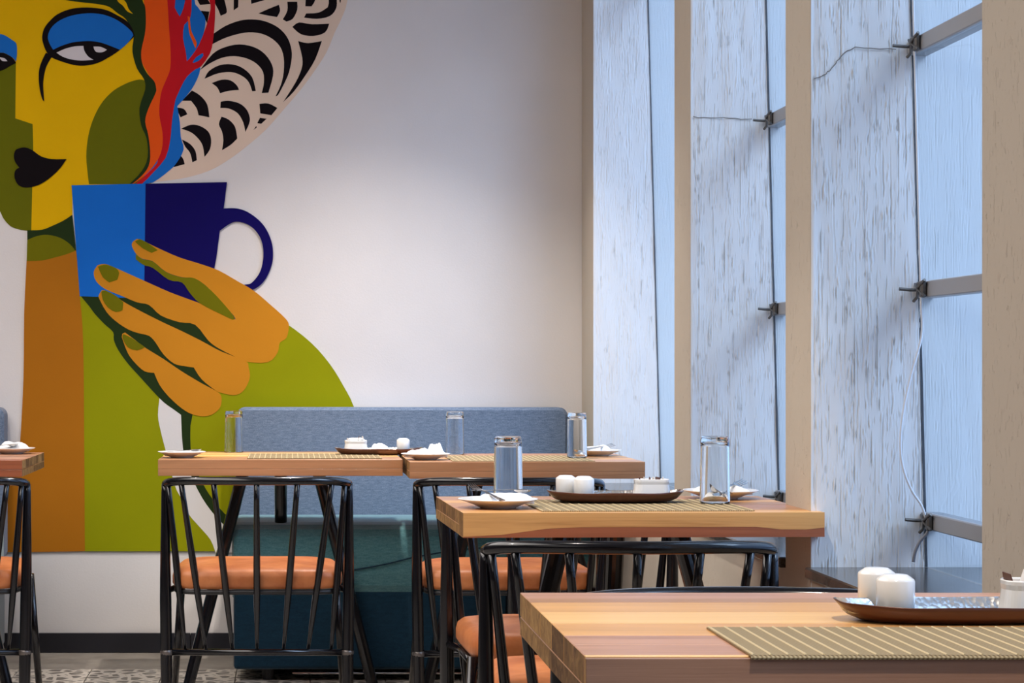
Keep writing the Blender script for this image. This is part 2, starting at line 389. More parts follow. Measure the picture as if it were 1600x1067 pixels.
# window fittings
def window(n, y0, y1, bars):
    r = thing('window_%d' % n); r['kind'] = 'structure'
    zs, zt = .635, 2.72
    bm = B(X0-.015, 1.43, y0+.001, y1-.001, .612, .635, bev=.003); obj('sill', bm, M_GRAN, r)
    def slab(xa, xb, ya, yb, za, zb):
        bm = bmesh.new(); v = []
        for z in (za, zb):
            for x, y in ((xa, ya), (xb, ya), (xb, yb), (xa, yb)): v.append(bm.verts.new((gx(z)+x, y, z)))
        for f in ((0, 1, 2, 3), (4, 5, 6, 7), (0, 1, 5, 4), (1, 2, 6, 5), (2, 3, 7, 6), (3, 0, 4, 7)): bm.faces.new([v[i] for i in f])
        return bm
    lv = [zs]+sorted(bars)+[zt]
    for a, b in zip(lv, lv[1:]):
        obj('pane', slab(0, .006, y0+.005, y1-.005, a+(.002 if a == zs else .018), b-(.002 if b == zt else .018)), M_PANE, r)
    for yy in ((y1-.006, y1-.001), (y0+.001, y0+.005)):
        obj('seal', slab(.001, .0055, yy[0], yy[1], zs+.001, zt-.001), M_SEAL, r)
    for z in bars:
        bm = B(gx(z)-.004, gx(z)+.034, y0+.001, y1-.001, z-.0165, z+.0165, bev=.002); br = obj('transom', bm, M_BAR, r)
        bm = bmesh.new(); x = gx(z); yc = y1-.012
        tube(bm, [(x-.043, yc-.010, z+.002), (x-.02, yc-.010, z), (x+.004, yc-.008, z)], .0035, 8)
        obj('pin', bm, M_RUST, br)
        bm = bmesh.new(); yc = y1-.06
        box(bm, x-.016, x-.0045, yc-.022, yc-.004, z-.017, z+.017, bev=.003)
        box(bm, x-.014, x-.0045, yc+.006, yc+.022, z-.012, z+.016, bev=.003)
        tube(bm, [(x-.012, yc-.03, z+.018), (x-.018, yc-.005, z+.004), (x-.012, yc+.02, z-.016), (x-.017, yc+.028, z-.024)], .0032, 8)
        tube(bm, [(x-.013, yc+.03, z+.012), (x-.018, yc+.00, z), (x-.012, yc-.03, z-.014)], .0026, 8)
        obj('clamp', bm, M_RUST, br, smooth=False)
    return r
BARS = [(2.42,), (1.698, 1.197, .70), (1.700, 1.203, .732), (1.70, 1.20, .73), (1.70, 1.20, .73)]
WIN = [window(k+1, *GAP[k], BARS[k]) for k in range(5)]
# cable hanging along the third window
dz = 4.14
pts = [P(1443, -60, dz), P(1443, 70, dz), P(1444, 250, dz), P(1446, 440, dz), P(1447, 478, dz), P(1440, 525, dz), P(1424, 585, dz), P(1412, 640, dz),
       P(1407, 690, dz), P(1411, 730, dz), P(1424, 765, dz), P(1440, 790, dz), P(1456, 815, dz)]
pts = [Vector((min(p.x, gx(p.z)-.012), p.y, p.z)) for p in pts]
bm = bmesh.new(); tube(bm, catmull([tuple(p) for p in pts], 5), .0026, 8)
o = obj('window_cable', bm, M_WIRE, smooth=True)
tag(o, 'thin white cable hanging down the inside of the window nearest the camera', 'cable')
bm = bmesh.new(); tube(bm, catmull([tuple(P(*q, dz)) for q in ((1452, 812), (1449, 832), (1438, 845), (1430, 862), (1427, 878))], 5), .0034, 8)
obj('cable_tail', bm, M_DWIRE, o, smooth=True)
# ------------------------------------------------------------------ mural
mu = thing('wall_mural', 'large painted mural of a woman with flame hair holding a blue cup', 'mural', (0, WY, 0))
CR = {'a': (0, 0, 3.5575), 'b': (200, 0, 3.5556), 'c': (0, 260, 2.425), 'e': (0, 0, 6.6667), 'f': (140, 440, 4.8485), 'p': (0, 0, 1.0)}
MC = {k: paint(k, v) for k, v in dict(yellow=(222, 174, 4), olive=(106, 104, 8), green=(140, 142, 8), darkgreen=(34, 50, 22), black=(18, 12, 16),
      cream=(222, 198, 178), orange=(226, 84, 22), red=(190, 24, 34), blue=(26, 104, 190), lightblue=(22, 102, 196), navy=(16, 8, 84),
      brown=(168, 104, 22), hand=(194, 128, 32), white=(206, 200, 204), darkolive=(98, 100, 10)).items()}
MC['wall'] = M_WALL
LAY = [0]
def smoothpoly(q, k):
    n = len(q); cor = []
    for i in range(n):
        a, b, c = Vector(q[i-1]), Vector(q[i]), Vector(q[(i+1) % n]); u, v = b-a, c-b
        if u.length < 1e-6 or v.length < 1e-6: cor.append(True); continue
        L = max(u.length, v.length)/max(.01, min(u.length, v.length))
        cor.append(math.degrees(u.angle(v)) > (48 if L < 5 else 25))
    out = []
    for i in range(n):
        p1, p2 = q[i], q[(i+1) % n]; p0 = p1 if cor[i] else q[i-1]; p3 = p2 if cor[(i+1) % n] else q[(i+2) % n]
        if cor[i] and cor[(i+1) % n]: out.append(tuple(p1)); continue
        for j in range(k):
            t = j/k
            out.append(tuple(.5*((2*b)+(-a+c)*t+(2*a-5*b+4*c-d)*t*t+(-a+3*b-3*c+d)*t**3) for a, b, c, d in zip(p0, p1, p2, p3)))
    return out
def mp(name, col, cr, pts, sm=0, parent=None, layer=None, label=None):
    ox, oy, s = CR[cr]; q = [(ox+x/s, oy+y/s) for x, y in pts]
    q = smoothpoly(q, sm or 3) if sm != 1 else q
    if layer is None: LAY[0] += 1; layer = LAY[0]
    t = .0006+.00022*layer
    bm = bmesh.new(); fr = []; bk = []
    for x, y in q:
        p = P(x, y, WY); fr.append(bm.verts.new((p.x, -t, p.z))); bk.append(bm.verts.new((p.x, 0, p.z)))
    n = len(fr)
    for k in range(n): bm.faces.new((fr[k], fr[(k+1) % n], bk[(k+1) % n], bk[k]))
    for tri in tessellate_polygon([[Vector((v.co.x, v.co.z, 0)) for v in fr]]):
        bm.faces.new([fr[i] for i in tri])
    bm.normal_update()
    for f in bm.faces:
        if abs(f.normal.y) > .5 and f.normal.y > 0: f.normal_flip()
    o = obj(name, bm, MC[col], parent or mu, recalc=False)
    if label: o['label'] = label
    return o
disc = mp('patterned_disc', 'cream', 'p', [(548, -60), (543, 0), (534, 28), (523, 51), (510, 82), (492, 110), (470, 140), (445, 169), (415, 203), (380, 233), (352, 253), (326, 267), (293, 277), (262, 282), (236, 285), (225, 200), (240, -60)], label='cream disc with black scallop arcs')
T = -210
ARCS = [
 [(472,190),(540,145),(620,115),(690,108),(760,118),(830,150),(880,200),(905,260),(910,320),(895,400),(870,460),(835,525),(820,535),(850,470),(865,400),(865,320),(845,260),(800,215),(740,187),(670,180),(600,192),(530,215),(470,245)],
 [(400,390),(470,300),(540,262),(620,247),(700,262),(760,300),(800,360),(806,420),(780,515),(743,517),(755,460),(750,400),(715,355),(660,325),(590,312),(520,322),(450,355)],
 [(425,438),(450,395),(510,362),(580,358),(640,380),(690,430),(710,505),(690,507),(670,455),(630,420),(570,400),(500,408),(455,425)],
 [(465,462),(520,443),(570,447),(605,475),(617,500),(560,505),(512,518),(495,485)],
 [(515,565),(560,560),(620,575),(660,610),(677,655),(672,690),(652,733),(640,680),(610,630),(560,603),(513,600)],
 [(520,648),(560,665),(595,705),(607,770),(570,805),(522,835),(530,780),(522,730),(505,690)],
 [(730,577),(780,575),(830,600),(797,640),(735,630)],
 [(733,655),(770,660),(740,688),(718,684)], [(712,700),(716,708),(697,722)],
 [(300,560),(355,503),(400,530),(440,580),(452,652),(392,640),(380,600),(350,560)],
 [(265,597),(310,605),(330,635),(292,652)],
 [(295,715),(350,693),(400,700),(445,730),(462,775),(455,830),(425,872),(415,810),(390,770),(350,735)],
 [(300,775),(345,800),(375,840),(382,890),(358,902),(345,850),(318,815)],
 [(255,850),(280,855),(305,880),(315,912),(255,928),(245,890)],
 [(945,228),(1000,240),(1077,228),(1040,330),(985,420),(920,510),(862,567),(930,460),(965,380),(968,320)],
 [(913,150),(950,125),(1020,135),(1118,132),(1095,180),(1030,200),(960,190)],
 [(978,98),(990,75),(1060,70),(1110,40),(1115,0),(1090,-80),(1150,-80),(1160,0),(1155,50),(1120,90),(1050,105)],
 [(885,10),(940,10),(940,55),(915,105),(880,120),(860,108),(885,60)],
 [(725,75),(780,50),(838,27),(845,60),(828,95),(770,85)],
 [(470,-60),(520,-60),(548,50),(545,75),(515,88),(500,50),(480,10)],
 [(588,-60),(615,-60),(612,40),(587,58)],
 [(680,-40),(760,-60),(760,0),(685,22)], [(990,-60),(1040,-60),(1040,0),(1020,35),(985,35)],
 [(1175,0),(1190,-40),(1180,18)], [(385,0),(440,-10),(458,22),(400,28)], [(405,60),(452,65),(440,130),(425,100)]]
for k, a in enumerate(ARCS): mp('painted_arc', 'black', 'b', a, 3 if len(a) > 7 else 0, layer=3)
LAY[0] = 4
head = mp('face', 'yellow', 'p', [(-60, -60), (232, -60), (238, 40), (236, 290), (113, 290), (113, 336), (99, 345), (82, 353), (66, 359), (49, 361), (41, 360), (16, 353), (0, 330), (-20, 290), (-60, 200)], label='yellow painted face')
mp('face_shadow', 'darkolive', 'p', [(25, 97), (24, 185), (51, 194), (52, 233), (50.5, 292), (49, 361.2), (41, 360.2), (28, 358), (16, 353), (6, 342), (0, 330), (-20, 290), (-60, 200), (-60, 100), (0, 108)], label='olive shaded side of the face')
mp('cheek', 'darkolive', 'a', [(790,443),(740,450),(690,470),(630,505),(575,560),(535,625),(505,700),(487,780),(480,870),(487,960),(495,1024),(760,1024),(850,900),(850,600),(840,470)], label='olive cheek')
mp('hair_strand', 'blue', 'p', [(262,-60),(300,-60),(304,0),(309,11),(319,25),(321,37),(316,60),(306,85),(313,107),(304,132),(292,149),(277,166),(281,191),(282.5,214),(287,233),(277,253),(264,267),(239,285),(222,287),(250,200),(262,120),(268,60)], label='blue hair strand')
mp('hair_strand', 'red', 'p', [(256,-60),(268,-60),(274,0),(273,12),(281,26),(287,12),(290,-10),(288,-60),(298,-60),(299.5,0),(297.5,28),(288,39),(286,60),(290,79),(292,96),(299,88),(311,70),(322,42),(327.7,21),(329,8),(325,-10),(322,-60),(336,-60),(336,0),(336,28),(333,63),(328,84),(314,104),(306,108),(292.5,119.5),(284,134),(278.5,146),(274,157),(270,180),(268,197),(266,219),(258.6,247),(239,270),(222,287),(212,287),(240,262),(248,240),(246,160),(258,105),(262,60)], 2, label='red hair strand')
mp('hair_strand', 'blue', 'p', [(301, 98), (306, 90), (317, 83), (318, 87), (312, 94), (304, 98)], 2, label='small blue slit in the red strand')
mp('hair_strand', 'orange', 'p', [(180+x/7.11, y/7.11) for x, y in ((805,180),(828,190),(843,330),(870,400),(906,480),(892,540),(852,440),(822,360))], label='thin salmon strand between the red ones')
mp('hair_strand', 'orange', 'p', [(215,-60),(256,-60),(261.5,0),(264,42),(266.5,79),(266,107),(260,124),(253,141),(250,157),(249,180),(254,208),(253,233),(244.5,253),(228,273),(209,287),(205,287),(222,270),(232,245),(231,212),(226,190),(228,168),(240,140),(234,120),(222,98),(220,79),(224,56),(226,11)], label='orange hair strand')
mp('hair_strand', 'darkgreen', 'p', [(60,-60),(96,-1),(114,2),(135,4.5),(156,7),(171,11),(184,21),(196.5,30),(208,50),(209,59),(207,81),(214,107),(225,124),(227,140),(218,169),(221,197),(229,216),(231,245),(222,267),(203,287),(210,285),(229,266),(235,245),(232,212),(227,190),(232,170),(243,146),(244,138),(241,127),(230,115),(222,98),(221,79),(226,56),(228,37),(227,11),(222,-2),(212,-60)], label='dark green hair outline')
mp('highlight', 'yellow', 'p', [(178,-14),(190,-3),(197,4),(201,14),(208,22),(199,18),(192,9),(184,2)])
eye = mp('eye', 'black', 'e', [(490,550),(455,470),(440,390),(460,300),(520,220),(600,150),(720,100),(850,80),(1000,85),(1120,110),(1220,160),(1320,220),(1380,300),(1395,350),(1390,390),(1250,520),(1130,600),(1010,660),(870,685),(760,675),(640,640),(540,600)], label='black outlined eye')
mp('eye_tail', 'black', 'e', [(545,585),(490,680),(465,760),(452,850),(452,930),(462,1060),(440,1030),(415,930),(405,820),(410,720),(440,630),(480,550)])
mp('eyelid', 'blue', 'e', [(555,520),(515,450),(500,380),(530,300),(600,230),(700,180),(820,150),(950,140),(1080,155),(1200,200),(1300,265),(1370,330),(1390,370),(1330,450),(1250,520),(1150,480),(1050,445),(950,430),(850,432),(750,445),(640,480)])
mp('eye_white', 'white', 'e', [(590,550),(680,510),(780,485),(870,480),(880,530),(920,590),(975,625),(850,632),(740,620),(650,590)])
mp('eye_highlight', 'white', 'e', [(975,487),(1050,490),(1115,520),(1070,545),(1010,545),(985,520)])
mp('eye', 'black', 'e', [(-300,550),(0,553),(60,563),(130,603),(168,655),(100,690),(0,740),(-300,800)])
mp('eyelid', 'blue', 'e', [(-300,360),(-100,340),(0,355),(60,375),(130,420),(172,460),(178,560),(168,640),(130,600),(60,560),(0,550),(-300,560)])
mp('eye_highlight', 'white', 'e', [(0,598),(50,610),(80,640),(30,638),(5,615)])
mp('lips', 'black', 'a', [(110,825),(140,820),(180,835),(230,870),(290,885),(370,885),(330,940),(270,995),(210,1030),(150,1042),(105,1030),(82,990),(85,950),(108,932),(85,900),(78,865),(88,835)])
mp('neck', 'brown', 'p', [(42,404),(66,402),(91,396),(118,386),(122,417),(125,462),(129,507),(131,573),(132,700),(133,861),(60,862),(-80,863),(-80,800),(0,765),(12,745),(25,725),(31,700),(37,590),(38,491)])
mp('chin_shadow', 'darkgreen', 'p', [(43,360),(66,359),(82,353),(99,345),(113,336),(119,392),(105,384),(90,378),(43,378)])
mp('neck_highlight', 'olive', 'p', [(42,408),(43,375),(58,369),(75,367),(95,372),(110,382),(118,392),(105,397),(91,401),(66,407)])
mp('body', 'green', 'p', [(125,463),(129,507),(131,573),(132,700),(133,861),(575,861),(568,690),(552.6,635),(536,602),(515.5,569),(486.6,536),(449.5,507),(430,500),(400,540),(300,520),(200,480)], label='green painted shoulder and body')
mp('body_gap', 'wall', 'p', [(250,617),(264,622),(284,647),(287,700),(296,735),(305,757),(322,787),(346,816),(370,840),(372,863),(337,863),(329,843),(313,824),(295,803),(282,776),(273,757),(258,700),(251,672),(247,648)])
mp('hand_shadow', 'darkgreen', 'p', [(125,461),(140,479),(148,490),(163,506),(177,519),(178,531),(185,547),(200,568),(218,588),(237,609),(255.5,628),(272,640),(283,648),(286,700),(296,735),(305,757),(322,787),(346,816),(372,835),(372,815),(351,802),(332,779),(318,757),(303,725),(298,700),(301,648),(330,620),(350,570),(380,560),(330,500),(200,440),(155,455)])
mp('cup', 'lightblue', 'c', [(272,72),(552,66),(547,440),(540,500),(303,492),(285,250)], label='light blue half of the painted cup')
mp('cup_shade', 'navy', 'c', [(552,66),(860,60),(848,157),(833,245),(810,400),(760,540),(547,480)], label='navy half of the painted cup')
mp('cup_handle', 'navy', 'c', catmull([(840,160),(900,160),(950,180),(1000,225),(1030,290),(1033,360),(1010,420),(980,455),(945,472)], 3)+catmull([(905,449),(935,447),(955,440),(985,400),(998,340),(990,280),(960,235),(920,213),(880,213),(830,246)], 3))
hand = mp('hand', 'hand', 'c', [(500,300),(505,285),(520,275),(545,283),(600,310),(680,345),(760,370),(830,395),(900,435),(960,470),(1020,520),(1085,580),(1094,610),(1085,650),(1060,668),(1052,705),(1015,742),(935,740),(900,725),(830,690),(790,660),(740,600),(680,590),(610,565),(565,525),(520,515),(460,490),(400,465),(365,435),(356,400),(370,375),(400,370),(450,390),(550,435),(640,475),(720,505),(760,520),(850,565),(890,580),(885,565),(800,470),(740,425),(690,420),(630,400),(580,360),(540,350),(515,330)], label='painted hand with two upper fingers')
mp('finger', 'hand', 'f', [(75,130),(72,100),(95,65),(130,70),(200,115),(280,165),(400,230),(560,310),(700,375),(850,450),(1000,530),(1180,600),(1205,650),(1215,720),(1190,790),(1150,840),(1090,860),(990,840),(950,820),(850,740),(790,650),(720,640),(640,620),(560,550),(500,460),(450,410),(370,390),(290,360),(200,300),(130,230)])
mp('finger', 'hand', 'f', [(245,420),(250,395),(270,385),(330,430),(430,505),(560,585),(700,680),(850,770),(970,835),(1000,880),(990,950),(940,1000),(870,1020),(780,1005),(700,960),(600,870),(530,780),(490,690),(420,680),(350,620),(290,540)])
mp('finger_shadow', 'olive', 'c', [(515,332),(540,351),(580,361),(630,401),(690,421),(740,425),(800,470),(860,535),(888,572),(884,582),(850,566),(760,520),(720,480),(690,440),(640,430),(580,385),(545,374),(515,352)])
mp('nail', 'olive', 'c', [(512,285),(530,275),(560,290),(598,318),(575,328),(540,310)], 2)
mp('nail', 'olive', 'c', [(372,380),(400,372),(440,385),(452,405),(445,430),(415,440),(390,420)], 2)
mp('nail', 'olive', 'c', [(385,475),(400,470),(440,490),(468,515),(465,545),(440,552),(410,535),(390,505)], 2)
mp('nail', 'olive', 'c', [(465,650),(468,635),(500,650),(550,685),(520,697),(485,685)], 2)
# ------------------------------------------------------------------ upholstered wall benches
def rrect(w_, h_, r, n=6):
    out = []
    for cx, cy, a in ((w_/2-r, h_/2-r, 0), (-w_/2+r, h_/2-r, 90), (-w_/2+r, -h_/2+r, 180), (w_/2-r, -h_/2+r, 270)):
        for k in range(n+1):
            t = math.radians(a+90*k/n); out.append((cx+r*math.cos(t), cy+r*math.sin(t)))
    return out
def bench(x0, x1, label):
    r = thing('upholstered_bench', label, 'bench', ((x0+x1)/2, 6.75, 0), group='upholstered benches along the back wall')
    W2 = (x1-x0)/2
    # padded back: rounded-corner slab
    prof = rrect(2*W2, .55, .03, 6); ins = rrect(2*W2-.02, .53, .026, 6)
    zc = .897-.275; bm = bmesh.new()
    loft(bm, [[(x, .600, z+zc) for x, z in ins], [(x, .610, z+zc) for x, z in prof], [(x, .700, z+zc) for x, z in prof], [(x, .710, z+zc) for x, z in ins]])
    obj('backrest', bm, M_DENIM, r)
    # seat cushion with a rounded front edge
    pr = [(.62, .27), (.62, .512), (.12, .522), (.07, .518), (.034, .505), (.012, .484), (.002, .455), (0, .43), (.003, .40), (.012, .36), (.026, .32), (.045, .29), (.06, .27)]
    bm = bmesh.new(); secs = []
    for x, sc in ((-W2, .94), (-W2+.006, .98), (-W2+.02, 1), (W2-.02, 1), (W2-.006, .98), (W2, .94)):
        secs.append([(x, .3+(y-.3)*sc, .4+(z-.4)*sc) for y, z in pr])
    loft(bm, secs); obj('seat_cushion', bm, M_TEAL, r, smooth=False)
    bm = bmesh.new()
    tube(bm, catmull([(-W2+.37, .009, .368), (-W2+.5, -.003, .392), (-W2+.62, -.001, .42), (-W2+.8, .002, .445), (-W2+1.05, .003, .452)], 5), .0025, 6); obj('seam', bm, M_TEAL_SHADE, r)
    obj('base', B(-W2+.004, W2-.004, .035, .66, .04, .30, bev=.012, seg=2), M_TEAL_SHADE, r)  # shade below the seat is painted in by the darker teal
    bm = bmesh.new(); tube(bm, [(-W2+.20, .02, .031), (W2-.05, .02, .031)], .0035, 8); obj('kick_rail', bm, M_CHROME, r)
    for fx in (-W2+.12, 0, W2-.12):
        for fy in (.1, .6):
            bm = bmesh.new(); lathe(bm, [(0, 0), (.02, 0), (.022, .042), (0, .042)], 16, fx, fy); obj('foot', bm, M_MATTE, r, smooth=False)
    return r
bench(-.185, 1.005, 'long slate blue bench with teal seat under the mural shoulder, behind the tables')
bench(-2.25, -1.02, 'slate blue bench cut off by the left edge of the photo')
# ------------------------------------------------------------------ tables
TZ = .75
def table(label, cx, yf, wd, dp, th, planks, rz=0.0, lower=None, kind='plain', hole=0):
    r = thing('dining_table', label, 'table', (cx, yf+dp/2, 0), rz, 'butcher block dining tables')
    def plk(bm, m, nm='plank'):
        bmesh.ops.recalc_face_normals(bm, faces=bm.faces); bm.normal_update()
        for f in bm.faces:
            if abs(f.normal.x) > .8: f.material_index = 1
        return obj(nm, bm, [m, M_END], r)
    W2 = wd/2; up = th*.56; y = dp/2; zl = TZ-up
    tot = sum(p[0] for p in planks); sc = (dp-(.006 if kind == 'near' else 0))/tot
    for i, (pw, m) in enumerate(planks):
        a = y-pw*sc; last = i == len(planks)-1
        if last and kind == 'mid':
            break
        plk(B(-W2, W2, a+.0004, y-.0004, zl, TZ+R.uniform(-.0002, .0002), bev=.0008), m); y = a
    lo = lower or [(dp*.5, W_TAN), (dp*.5, W_RED)]
    if kind == 'mid':
        def prism(yA, yB, pts):
            bm = bmesh.new(); loft(bm, [[(x, yA, z) for x, z in pts], [(x, yB, z) for x, z in pts]]); return bm
        yb = y; ya = -dp/2; zb = TZ-th
        cut = [(-W2, zb+.002), (-W2+.08, zb+.006), (-W2+.17, zb+.018), (-W2+.24, zb+.021), (W2-.14, zb+.021), (W2-.09, zb+.0155), (W2-.04, zb+.015), (W2, zb+.019)]
        plk(prism(ya, yb-.0004, [(W2, TZ), (-W2, TZ)]+cut), W_YEL)
        plk(prism(ya, yb-.0004, [(W2, zb), (-W2, zb)]+[(x, z-.0003) for x, z in cut]), W_RED)
        plk(B(-W2, W2, yb, dp/2, zb, zl-.0004, bev=.0008), W_TAN)
    else:
        y = dp/2; off = .006 if kind == 'near' else 0; sc2 = (dp-off)/sum(p[0] for p in lo)
        for pw, m in lo:
            a = y-pw*sc2; plk(B(-W2, W2, a+.0003, y-.0003, TZ-th, zl-.0005, bev=.0008), m); y = a
        if kind == 'near':
            plk(B(-W2, W2, -dp/2, -dp/2+.0058, TZ-th, TZ-.0015, bev=.0008), W_BRN, 'edge_board')
            bm = bmesh.new(); pp = [(.09, TZ-th+.001), (.115, TZ-.030), (.14, TZ-.019), (.17, TZ-.0135), (.21, TZ-.010), (W2-.002, TZ-.007), (W2-.002, TZ-th+.001)]
            loft(bm, [[(x, -dp/2-.0003, z) for x, z in pp], [(x, -dp/2+.001, z) for x, z in pp]]); ed = obj('knot_inlay', bm, W_DRK, r); ed['label'] = 'dark maroon heartwood patch'
    zb = TZ-th
    obj('top_plate', B(-.19, .19, -.15, .15, zb-.008, zb-.0002, bev=.001), M_MATTE, r)
    for s in (-1, 1):
        bm = bmesh.new(); tube(bm, [(s*.125, -.02, zb-.006), (s*.30, -.09, .006)], [.021, .019], 16)
        lathe(bm, [(0, 0), (.022, 0), (.022, .008), (0, .008)], 16, s*.302, -.09); obj('leg', bm, M_STEEL, r, smooth=False)
    bm = bmesh.new(); tube(bm, [(0, .04, zb-.006), (0, .20, .05)], [.021, .020], 16); lg = obj('leg', bm, M_STEEL, r)
    bm = bmesh.new(); lathe(bm, [(0, 0), (.018, .002), (.031, .016), (.036, .036), (.031, .056), (.018, .069), (0, .072)], 24, 0, .205); obj('ball_foot', bm, M_MATTE, lg, smooth=True)
    return r
TN = table('front dining table with a striped mat and bright honey wood top, closest to the camera', .306+.3745, 2.105, .749, .595, .056,
      [(.07, W_PNK), (.045, W_TAN), (.10, W_YEL), (.105, W_LGT), (.105, W_YEL), (.075, W_PNK), (.078, W_PNK), (.008, W_LGT)], kind='near', lower=[(.3, W_BRN), (.29, W_TAN)])
TM = table('middle dining table whose front edge is yellow wood over red-brown wood', .715, 4.156, .738, .53, .050,
      [(.06, W_TAN), (.08, W_PNK), (.07, W_YEL), (.09, W_TAN), (.08, W_PNK), (.07, W_TAN), (.07, W_YEL)], kind='mid', rz=math.radians(1.8))
TFL = table('far dining table in front of the painted green shoulder, left of the pair', -.024, 6.49, .776, .60, .052,
      [(.08, W_TAN), (.09, W_LGT), (.08, W_YEL), (.09, W_LGT), (.08, W_YEL), (.09, W_TAN), (.09, W_TAN)], lower=[(.3, W_TAN), (.3, W_TAN)])
TFR = table('far dining table next to the window wall, right of the pair', .740, 6.33, .728, .60, .052,
      [(.08, W_PNK), (.09, W_TAN), (.08, W_YEL), (.09, W_TAN), (.08, W_YEL), (.09, W_PNK), (.09, W_TAN)], lower=[(.3, W_TAN), (.3, W_TAN)])
TL = table('dining table cut off by the left edge of the photo', -1.21, 6.44, .748, .58, .052,
      [(.08, W_PNK), (.09, W_TAN), (.08, W_PNK), (.09, W_BRN), (.08, W_PNK), (.09, W_PNK), (.09, W_RED)], lower=[(.3, W_TAN), (.3, W_RED)])
# ------------------------------------------------------------------ chairs
def rail_pt(t):            # t in -1..1 along the hoop rail
    a = t*math.radians(78); x = .272*math.sin(a)/math.sin(math.radians(78)); y = -.165-.100*(math.cos(a)-math.cos(math.radians(78)))/(1-math.cos(math.radians(78)))
    return Vector((x, y, .713-.014*abs(t)**4))
def make_chair():
    r = thing('spindle_chair')
    bm = bmesh.new(); tube(bm, [rail_pt(-1+2*k/28) for k in range(29)], [.0105]+[.0125]*27+[.0105], 14); obj('top_rail', bm, M_STEEL, r, smooth=True)
    for s in (-1, 1):
        e = rail_pt(s); bm = bmesh.new()
        pts = [(e.x, e.y, e.z), (e.x-s*.0015, -.167, .60), (s*.270, -.172, .42), (s*.267, -.178, .21), (s*.265, -.190, 0)]
        tube(bm, catmull(pts, 3), [.0100+.0072*min(1, k/7) for k in range(13)], 14); obj('rear_leg', bm, M_STEEL, r, smooth=True)
        bm = bmesh.new(); tube(bm, [(s*.238, .17, .40), (s*.266, .20, 0)], [.0125, .0105], 14); obj('front_leg', bm, M_STEEL, r, smooth=True)
        bm = bmesh.new(); tube(bm, [(s*.268, -.175, .383), (s*.244, -.05, .383), (s*.238, .168, .383)], .009, 10); obj('side_rail', bm, M_STEEL, r, smooth=True)
        bm = bmesh.new(); bmesh.ops.create_uvsphere(bm, u_segments=12, v_segments=8, radius=.0195, matrix=Matrix.Translation((s*.266, -.178, .205))@Matrix.Diagonal((1, 1, .8, 1))); obj('weld_joint', bm, M_WELD, r, smooth=True)
    bm = bmesh.new(); tube(bm, [(-.262, -.178, .205), (.262, -.178, .205)], .010, 12); obj('stretcher', bm, M_STEEL, r, smooth=True)
    tops = (-.262, -.222, -.126, 0, .119, .22, .258); bots = (-.211, -.150, -.072, 0, .078, .150, .218)
    for a, b in zip(tops, bots):
        t = math.asin(max(-1, min(1, a/.272*math.sin(math.radians(78)))))/math.radians(78)
        p = rail_pt(t); q = Vector((b, -.178, .212)); bm = bmesh.new()
        tube(bm, [p.lerp(q, k/8) for k in range(9)], [.0085, .0085, .0090, .0098, .0106, .0104, .0090, .0070, .0045], 10); obj('spindle', bm, M_STEEL, r, smooth=True)
    # padded seat
    bm = bmesh.new(); n = 48
    def ring(sc, z, dz=0):
        out = []
        for k in range(n):
            a = 2*math.pi*k/n; c, s = math.cos(a), math.sin(a); e = 2/6.5
            x = .249*math.copysign(abs(c)**e, c); y = .205*math.copysign(abs(s)**e, s)
            x *= 1-.03*(y/.205); out.append((x*sc, y*sc+.005, z))
        return out
    secs = [ring(.90, .390), ring(.97, .393), ring(1.0, .405), ring(1.0, .425), ring(.985, .440), ring(.94, .449), ring(.80, .455), ring(.5, .459), ring(.2, .460)]
    loft(bm, secs); obj('seat', bm, M_LEA, r, smooth=True)
    bm = bmesh.new(); pr = [Vector(p) for p in ring(.955, .383)]
    tube(bm, pr+[pr[0], pr[1]], .0075, 8); obj('seat_frame', bm, M_MATTE, r, smooth=True)
    return r
ch = make_chair()
PL = [(-.091, 6.20, 0, 'black spindle chair with tan seat, seen from behind below the painted hand'),
      (.648, 6.17, 0, 'black spindle chair with its back to us at the far table beside the windows'),
      (.644, 4.035, 0, 'large black spindle chair in front, its glossy rail just below the middle table'),
      (.650, 4.735, 180, 'black chair with tan seat on the far side of the middle table, under its top'),
      (.655, 2.735, 180, 'black chair beyond the front table, only the arch of its rail showing'),
      (-1.040, 6.20, 0, 'black spindle chair cut off by the left edge of the photo')]
for i, (x, y, a, lb) in enumerate(PL):
    o = ch if i == 0 else copy_tree(ch)
    o.location = (x, y, 0); o.rotation_euler = (0, 0, math.radians(a)); tag(o, lb, 'chair', 'black spindle chairs with tan leather seats')
